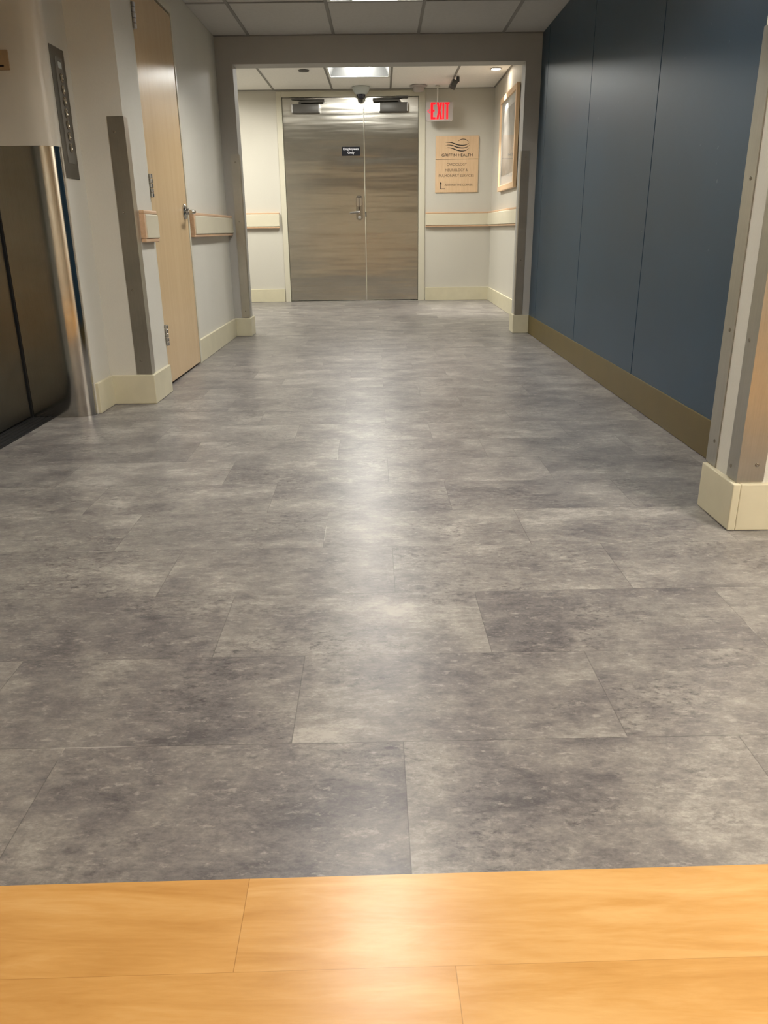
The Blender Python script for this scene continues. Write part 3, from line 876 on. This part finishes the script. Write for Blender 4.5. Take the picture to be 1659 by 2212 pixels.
# ------------------------------------------------------------------ small ceiling fittings in the far lobby
e = empty('dome_camera', (-0.212, 10.10, ZF), 'security camera dome with smoked bubble above the meeting edge of the steel doors', 'security camera')
bm = bmesh.new(); lathe(bm, [(0.100, 0.0), (0.100, -0.012), (0.090, -0.04), (0.066, -0.072), (0.052, -0.076)], (-0.212, 10.10, ZF-0.002), (0, 0, 1), 36)
shade_auto(mesh_obj('housing', bm, M_domewhite, e))
bm = bmesh.new(); lathe(bm, [(0.051, 0)] + [(0.051*math.cos(a), -0.050*math.sin(a)) for a in [PI/2*i/8 for i in range(1, 8)]] + [(0, -0.050)], (-0.212, 10.10, ZF-0.0785), (0, 0, 1), 32)
shade_auto(mesh_obj('bubble', bm, M_dome, e))

e = empty('smoke_detector', (0.449, 10.05, ZF), 'small white smoke detector on the ceiling above the right door frame corner', 'smoke detector')
bm = bmesh.new(); lathe(bm, [(0.100, 0), (0.100, -0.010), (0.075, -0.016)], (0.449, 10.05, ZF-0.002), (0, 0, 1), 32)
shade_auto(mesh_obj('mounting_plate', bm, M_exitbox, e))
bm = bmesh.new(); lathe(bm, [(0.066, -0.0165), (0.064, -0.045), (0.052, -0.060), (0.02, -0.064), (0, -0.064)], (0.449, 10.05, ZF-0.002), (0, 0, 1), 32)
shade_auto(mesh_obj('sensor_body', bm, M_exitbox, e))

e = empty('bullet_camera', (0.849, 9.52, ZF), 'small black two-piece device mounted on the far ceiling above the directory sign', 'ceiling device')  # black bullet camera on a ceiling bracket, not a lamp
bm = bmesh.new(); box(bm, 0.836, 0.868, 9.50, 9.54, ZF-0.052, ZF-0.002, 0.005)
tube(bm, [(0.850, 9.52, ZF-0.048), (0.836, 9.515, ZF-0.070)], 0.007, 10)
mesh_obj('bracket', bm, M_cam, e)
bm = bmesh.new(); box(bm, -0.030, 0.030, -0.04, 0.04, -0.036, 0.036, 0.006)
bmesh.ops.transform(bm, matrix=Matrix.Translation((0.806, 9.50, ZF-0.078)) @ Matrix.Rotation(math.radians(24), 4, 'Y') @ Matrix.Rotation(math.radians(-18), 4, 'X'), verts=bm.verts)
mesh_obj('head', bm, M_cam, e)

e = empty('sprinkler_cover', (-0.775, 9.07, ZF), 'small dark round cover in the far ceiling left of the light panel', 'ceiling fitting')
bm = bmesh.new(); lathe(bm, [(0.056, 0), (0.056, -0.006), (0.050, -0.010), (0, -0.010)], (-0.775, 9.07, ZF), (0, 0, 1), 28)
shade_auto(mesh_obj('disc', bm, M_dark, e))

DLX, DLY = 1.205, 9.10
e = empty('downlight', (DLX, DLY, ZF), 'small lit round downlight in the far ceiling near the framed picture', 'ceiling light')
bm = bmesh.new(); lathe(bm, [(0.062, 0.0), (0.062, -0.004), (0.050, -0.006), (0.046, -0.001)], (DLX, DLY, ZF), (0, 0, 1), 32)
shade_auto(mesh_obj('trim_ring', bm, M_exitbox, e))
bm = bmesh.new(); lathe(bm, [(0.045, 0), (0.044, -0.006), (0.02, -0.009), (0, -0.0095)], (DLX, DLY, ZF-0.0006), (0, 0, 1), 32)
shade_auto(mesh_obj('bulb', bm, E_SPOT, e))
ld = bpy.data.lights.new('downlight_beam', 'SPOT'); ld.energy = 150; ld.spot_size = math.radians(62); ld.spot_blend = 0.9
ld.color = (1.0, 0.93, 0.86); ld.shadow_soft_size = 0.03
lo = bpy.data.objects.new('downlight_beam', ld); lo.location = (DLX, DLY, ZF-0.018); lo.rotation_euler = (0, 0, 0)
link(lo, e)

# ------------------------------------------------------------------ elevator
d4 = struct('door_4', B(-1.775, -1.735, 2.46, 3.776, 0.010, 2.105, 0.002), M_elev, 'dark stainless steel elevator door at the left edge', 'door')
bm = bmesh.new()
box(bm, -1.90, -1.622, 2.46, 3.787, -0.02, 0.004, 0.001)
for k in range(4):
    x = -1.725 + k*0.026
    box(bm, x, x+0.012, 2.46, 3.786, 0.0035, 0.0065, 0.001)
struct('trim_6', bm, M_cap, 'dark grooved metal sill under the elevator door', 'threshold')
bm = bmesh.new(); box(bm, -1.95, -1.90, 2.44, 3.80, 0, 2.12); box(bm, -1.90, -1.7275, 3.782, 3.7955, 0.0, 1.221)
struct('wall_elevator', bm, M_gapshade, 'black faces painted as the darkness behind the elevator door edge')

# floor plate on the jamb
e = empty('floor_plate', (-1.65, 3.786, 1.553), 'small tan plate with a dark mark on the cream elevator jamb', 'sign')
mesh_obj('plate', B(-1.722, -1.577, 3.779, 3.7857, 1.515, 1.592, 0.002), M_tan, e)
bm = bmesh.new(); prism_axis(bm, rounded(-1.642, 1.531, 0.084, 0.0065, 0.003, 4), fxz, 3.7780, 3.7792)
mesh_obj('mark', bm, M_mark, e)

# hall call panel
CX = WX2
e = empty('elevator_call_panel', (CX, 3.948, 1.36), 'tall steel button panel on the wall between elevator jamb and pilaster', 'control panel')
mesh_obj('face_plate', B(CX+0.0004, CX+0.004, 3.866, 4.030, 1.095, 1.632, 0.001), M_plate, e)
fyz = lambda u, v, d: (d, u, v)
bm = bmesh.new(); prism_axis(bm, rounded(3.952, 1.375, 0.086, 0.432, 0.010), fyz, CX+0.0042, CX+0.0062)
shade_auto(mesh_obj('button_strip', bm, M_strip, e))
mesh_obj('indicator', B(CX+0.0064, CX+0.008, 3.934, 3.974, 1.549, 1.575, 0.0006), M_domewhite, e)
for i in range(7):
    zc = 1.512 - 0.0475*i
    bm = bmesh.new(); lathe(bm, [(0.0185, 0), (0.0185, 0.004), (0.0165, 0.0055), (0.0145, 0.004), (0.0135, 0.002), (0.006, 0.0035), (0, 0.004)], (CX+0.0064, 3.954, zc), (1, 0, 0), 24)
    shade_auto(mesh_obj('button', bm, M_button, e))

# ------------------------------------------------------------------ world, camera, view
w = bpy.data.worlds.new('world'); SC.world = w; w.use_nodes = True
w.node_tree.nodes['Background'].inputs[0].default_value = (0, 0, 0, 1)
w.node_tree.nodes['Background'].inputs[1].default_value = 0.0

cam = bpy.data.cameras.new('camera'); co = bpy.data.objects.new('camera', cam); COL.objects.link(co)
cam.sensor_fit = 'HORIZONTAL'; cam.sensor_width = 36.0; cam.lens = 36.0*1683.0/1659.0
cam.clip_start = 0.02; cam.clip_end = 60
# rows of the world axes in camera space (right, down, forward)
RX = Vector((9.99932390e-01, -1.16226898e-02, -3.57636899e-04))
RY = Vector((-0.00362895, -0.34113339, 0.9400079))
RZ = -Vector((1.10474200e-02, 0.93994304, 0.3411525))
M = Matrix(((RX[0], -RX[1], -RX[2]), (RY[0], -RY[1], -RY[2]), (RZ[0], -RZ[1], -RZ[2]))).to_4x4()
co.matrix_world = Matrix.Translation((0, 0, 0.858)) @ M
SC.camera = co

SC.view_settings.view_transform = 'Standard'
SC.view_settings.look = 'None'
SC.view_settings.exposure = 0.75
SC.view_settings.gamma = 1.0
SC.view_settings.use_curve_mapping = False
